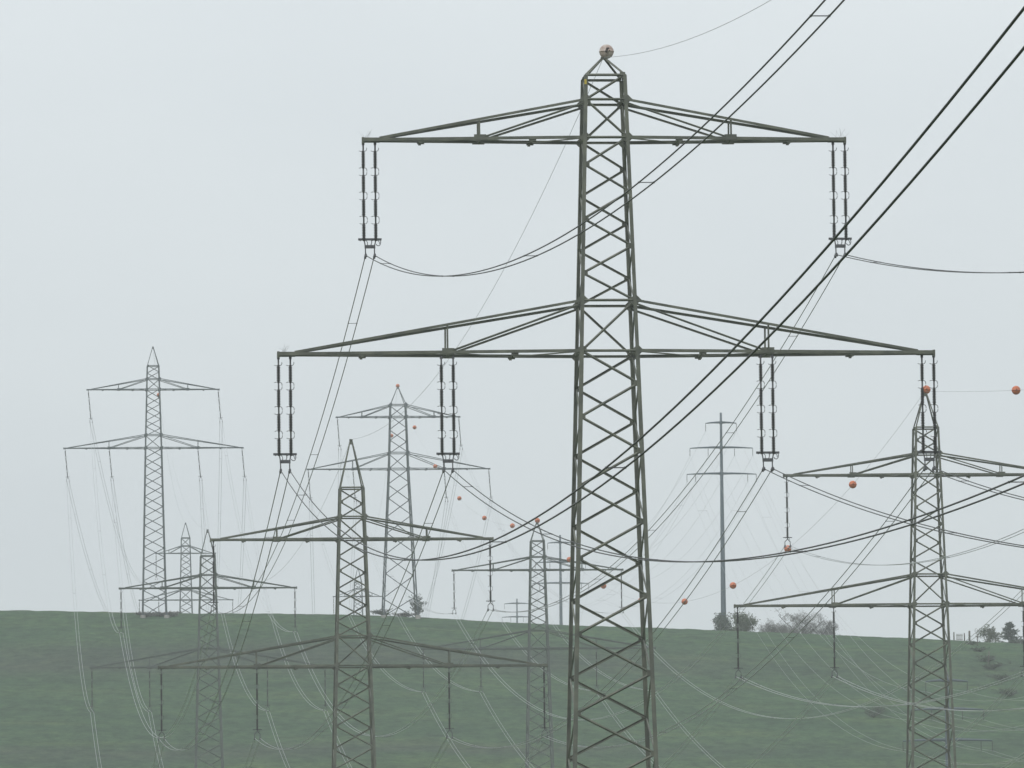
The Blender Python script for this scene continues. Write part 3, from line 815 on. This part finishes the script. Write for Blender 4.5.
# ------------------------------------------------------------------ trees, bushes, hedge, posts on the ridge
def leafy(name, cat, x, y, H, W, label, leaf, n_leaf, seed, trunks=1, lsize=(.10, .24), bark='bark', group=None, low=0.15, density=1.0, sink=0.0, twigs=1.0, LV=3, fill=0.0, thin=.36):
    """trunk, limbs, twigs and a crown of leaf-sized faces set along the twigs"""
    rnd = random.Random(seed)
    root = empty(name, (x, y, gz(x, y) - 0.05 - sink))
    tag(root, label, cat, group)
    tr, cr, tw = MB(), MB(), MB()
    tips = []
    def grow(p, d, L, r_, lev):
        n = 3
        pts = [p]
        for i in range(n):
            d = (d + Vector((rnd.gauss(0, .16), rnd.gauss(0, .16), rnd.gauss(0.03, .08)))).normalized()
            pts.append(pts[-1] + d * L / n)
        (tr if lev < 2 else tw).tube(pts, [r_ * (1 - .42 * i / n) for i in range(n + 1)], 6 if lev < 2 else 4)
        if lev >= LV:
            tips.append((pts[1], pts[-1])); return
        if lev >= 2: tips.append((pts[1], pts[-1]))
        for k in range(rnd.randint(4, 6) if lev == 0 else rnd.randint(3, 5)):
            t = rnd.uniform(low if lev == 0 else .25, 1.0)
            i = min(n - 1, int(t * n)); q = pts[i].lerp(pts[i + 1], t * n - i)
            az = rnd.uniform(0, 2 * math.pi)
            sd = Vector((math.cos(az), math.sin(az), 0))
            up = rnd.uniform(.15, .9)
            nd = (d * .45 + sd * 1.0 + Vector((0, 0, up * .7))).normalized()
            grow(q, nd, L * rnd.uniform(.42, .68), max(r_ * .45, .008), lev + 1)
    for k in range(trunks):
        az = rnd.uniform(0, 6.28); off = 0
        lean = 0.05 if trunks == 1 else .45
        grow(Vector((off * math.cos(az), off * math.sin(az), 0)), Vector((lean * math.cos(az), lean * math.sin(az), 1)).normalized(), H * rnd.uniform(.52, .66), max(.03, H * .018), 0)
    # fit to the wanted size
    allv = tr.v + tw.v
    zq = sorted(v[2] for v in allv); rq = sorted(math.hypot(v[0], v[1]) for v in allv)
    zx = zq[int(len(zq) * .985)]; rx = rq[int(len(rq) * .93)]
    kz, kx = H / zx, W / 2 / rx
    fit = lambda v: Vector((v[0] * kx, v[1] * kx, v[2] * kz))
    tr.v = [tuple(fit(v)) for v in tr.v]; tw.v = [tuple(fit(v)) for v in tw.v]
    clumps = []
    while fill and len(clumps) < 22:
        q = Vector((rnd.uniform(-1, 1), rnd.uniform(-1, 1), rnd.uniform(-.75, 1)))
        if .35 < q.length < 1: clumps.append((Vector((q.x * W * .46, q.y * W * .46, H * (.54 + .42 * q.z))), rnd.uniform(.07, .14) * W))
    for k in range(int(n_leaf * fill)):
        c0, sg = clumps[rnd.randrange(22)]
        p = c0 + Vector((rnd.gauss(0, sg), rnd.gauss(0, sg), rnd.gauss(0, sg * .7)))
        if p.z < .1: continue
        s_ = rnd.uniform(*lsize)
        ax = Vector((rnd.gauss(0, 1), rnd.gauss(0, 1), rnd.gauss(0, 1))).normalized()
        cr.quad(p, ax * s_ * .5, ax.orthogonal().normalized() * s_ * thin)
    for k in range(int(n_leaf * (1 - fill))):
        a, b = tips[rnd.randrange(len(tips))]
        p = fit(a.lerp(b, rnd.random() ** .7)) + Vector((rnd.gauss(0, .10), rnd.gauss(0, .10), rnd.gauss(0, .10))) * (1 + H * .05)
        s_ = rnd.uniform(*lsize)
        ax = Vector((rnd.gauss(0, 1), rnd.gauss(0, 1), rnd.gauss(0, 1))).normalized()
        ay = ax.orthogonal().normalized()
        cr.quad(p, ax * s_ * .5, ay * s_ * thin)
    tr.build('trunk', M[bark], root)
    if twigs and tw.v: tw.build('branches', M[bark], root)
    if cr.v: cr.build('crown', M[leaf], root)
    return root

def conifer(x, y, H, W, label, seed, sink=0):
    rnd = random.Random(seed)
    root = empty('conifer', (x, y, gz(x, y) - sink))
    tag(root, label, 'tree')
    tr, cr = MB(), MB()
    tr.tube([(0, 0, 0), (0.05, 0, H * .5), (0, 0, H)], [H * .025, H * .016, .015], 7)
    tiers = 15
    for k in range(tiers):
        z = H * (.06 + .92 * k / tiers)
        rad = W / 2 * (1 - (k / tiers)) ** .75 * rnd.uniform(.75, 1.12)
        for j in range(10):
            az = rnd.uniform(0, 6.28); L = rad * rnd.uniform(.6, 1.1)
            d = Vector((math.cos(az), math.sin(az), rnd.uniform(-.05, .35)))
            tr.tube([(0, 0, z), tuple(Vector((0, 0, z)) + d * L)], [.03, .01], 4)
            for i in range(16):
                t = rnd.uniform(.15, 1.05)
                p = Vector((0, 0, z)) + d * L * t + Vector((rnd.gauss(0, .08), rnd.gauss(0, .08), rnd.gauss(-.06, .08)))
                ax = (d + Vector((rnd.gauss(0, .5), rnd.gauss(0, .5), rnd.gauss(0, .3)))).normalized()
                cr.quad(p, ax * rnd.uniform(.10, .22), ax.orthogonal().normalized() * rnd.uniform(.03, .08))
    tr.build('trunk', M['bark'], root); cr.build('crown', M['needle'], root)
    return root

def at_px(px, y): return (px - 512) / 7910 * (y * 0.9949 + 9.6)
YR = 1303
# around the tall tube pole
leafy('bush', 'bush', at_px(721, 1345), 1345, 5.2, 3.6, 'dark dense bush at the foot of the tall tube pole', 'leaf_dark', 3000, 3, 5, (.14, .30), low=.05, sink=.5, fill=.6)
leafy('tree', 'tree', at_px(740.5, 1340), 1340, 5.4, 4.0, 'rounded olive tree just right of the tall tube pole on the ridge', 'leaf_olive', 4200, 12, 4, (.12, .26), low=.12, sink=.7, fill=.82)
leafy('tree', 'tree', at_px(795, 1345), 1345, 6.4, 8.6, 'wide nearly bare grey tree, tallest of the ridge clump', 'leaf_dry', 4680, 21, 5, (.12, .34), 'twig', low=.12, sink=1.0, LV=4, fill=.6, thin=.09)
leafy('tree', 'tree', at_px(768, 1338), 1338, 3.5, 4.8, 'low bare thicket beside the widest tree of the grey ridge clump', 'leaf_dry', 3380, 22, 6, (.12, .34), 'twig', low=.05, sink=.5, fill=.6, thin=.09)
leafy('tree', 'tree', at_px(824, 1345), 1345, 5.0, 4.4, 'small bare twiggy tree at the far end of the grey ridge clump', 'leaf_dry', 2340, 23, 4, (.12, .34), 'twig', low=.15, sink=.9, LV=4, fill=.6, thin=.09)
leafy('tree', 'tree', at_px(780, 1352), 1352, 4.4, 6.0, 'low round grey tree in the middle of the ridge clump', 'leaf_dry', 3120, 24, 5, (.12, .34), 'twig', low=.1, sink=.8, fill=.6, thin=.09)
# right end of the ridge
leafy('tree', 'tree', at_px(984, 1330), 1330, 4.0, 3.6, 'small olive tree on the ridge left of the conifer', 'leaf_olive', 1300, 31, 2, (.12, .24), low=.2, sink=.4, fill=.5)
leafy('bush', 'bush', at_px(994, 1322), 1322, 2.6, 1.6, 'thin ragged bush between the small olive tree and the conifer', 'leaf_olive', 160, 33, 2, (.12, .24), low=.3, sink=.3)
conifer(at_px(1007, 1330), 1330, 5.2, 6.2, 'dark blue green conifer on the ridge at the right edge', 5, .5)
leafy('bush', 'bush', at_px(1015, 1326), 1326, 1.8, 2.6, 'low dark bush right of the conifer at the right edge', 'leaf_dark', 420, 35, 3, (.12, .26), low=.05, sink=.3)
# at the feet of the two ridge pylons
for px, yy, H, W_, lb, sd in ((415, 1292, 3.6, 3.0, 'round dark bush taller than the other scrub at the broad ridge pylon', 41), (381, 1296, 1.0, 3.4, 'low dark scrub at the left foot of the broad ridge pylon', 42),
                              (404, 1300, .7, 4.0, 'low weedy scrub between the feet of the broad ridge pylon', 43),
                              (143, 1281, .7, 3.4, 'low grey scrub at the left foot of the far left pylon', 44), (156, 1284, .8, 3.6, 'low grey scrub between the feet of the far left pylon', 45),
                              (168, 1282, .8, 3.0, 'low grey scrub at the right foot of the far left pylon', 46)):
    leafy('bush', 'bush', at_px(px, yy), yy, H, W_, lb, 'leaf_dark' if sd < 43 else 'leaf_dry', 700 if sd == 41 else 380, sd, 4, (.10, .24), 'twig', low=.05)

# hedge line straggling down the slope on the right, and one bare bush in the field
from bpy_extras.object_utils import world_to_camera_view
def on_slope(px, py):
    """the point of the slope seen along this direction (used once, to read off positions)"""
    d = f + rr * ((px - 512) / 7910) + uu * ((384 - py) / 7910)
    y = 1000.0
    while y < 1320:
        p = d * (y / d.y)
        if p.z < gz(p.x, p.y): return p
        y += .5
    return d * (1300 / d.y)
for k, (px, py, H, W_, lb) in enumerate(((973, 643, .8, 2.4, 'topmost thin bush of the hedge line below the fence posts'), (981, 650, 1.0, 2.4, 'thin bush second from the top of the hedge line'),
                           (986, 660, 1.6, 2.6, 'thickest dark bush of the hedge line, beside a leaning post'), (993, 667, 1.4, 3.0, 'wide bush of the hedge line just below the leaning post'),
                           (1001, 678, 1.2, 2.8, 'thin bush low on the hedge line'), (1010, 694, 1.7, 3.0, 'lowest bush of the hedge line near the right edge'),
                           (873, 716, 2.6, 4.2, 'lone bare bush in the field left of the right edge pylon'))):
    p = on_slope(px, py + 2)
    leafy('bush', 'bush', p.x, p.y, H * .7, W_ * 1.25, lb, 'leaf_hedge', 300 if k < 6 else 200, 60 + k, 4, (.09, .2), 'hedge_twig', 'hedge line bushes' if k < 6 else None, low=.05)

def post(px, yy, H, r_, label, lean=0.0):
    x = at_px(px, yy)
    b = MB()
    b.tube([(0, 0, -.4), (lean * .5, 0, H * .5), (lean, 0, H)], [r_, r_ * .96, r_ * .9], 8)
    o = b.build('fence_post', M['wood'], None, (x, yy, gz(x, yy)))
    tag(o, label, 'post', 'old fence posts on the ridge')
post(951, 1303, 1.35, .11, 'leftmost stout fence post on the ridge right of the near right pylon')
post(961.5, 1303, 1.35, .10, 'fence post on the ridge between pale rails and a thick post')
post(966.5, 1303, 1.75, .17, 'thickest and tallest fence post on the ridge')
p1, p2 = on_slope(977.5, 646), on_slope(988.5, 664)
post(512 + p1.x * 7910 / (p1.y * .9949 + 9.6), p1.y, 1.9, .09, 'thin post at the top of the hedge line')
post(512 + p2.x * 7910 / (p2.y * .9949 + 9.6), p2.y, 2.1, .09, 'thin leaning post in the middle of the hedge line', .12)
# pale rail panel between the posts
b = MB()
xa, xb = at_px(953.2, 1306), at_px(959.8, 1306)
zb = gz((xa + xb) / 2, 1306)
rt_ = empty('slatted_fence', ((xa + xb) / 2, 1306, zb))
tag(rt_, 'pale slatted fence panel between two posts on the ridge', 'fence')
for k in range(6): b.box((-(xb - xa) / 2 + (xb - xa) * (k + .5) / 6, 0, .55), (.09, .03, 1.2))
b.build('slats', M['concrete'], rt_)
b = MB()
for z in (.25, .9): b.bar((-(xb - xa) / 2, .04, z), ((xb - xa) / 2, .04, z), .05, .08)
b.build('rail', M['wood'], rt_)
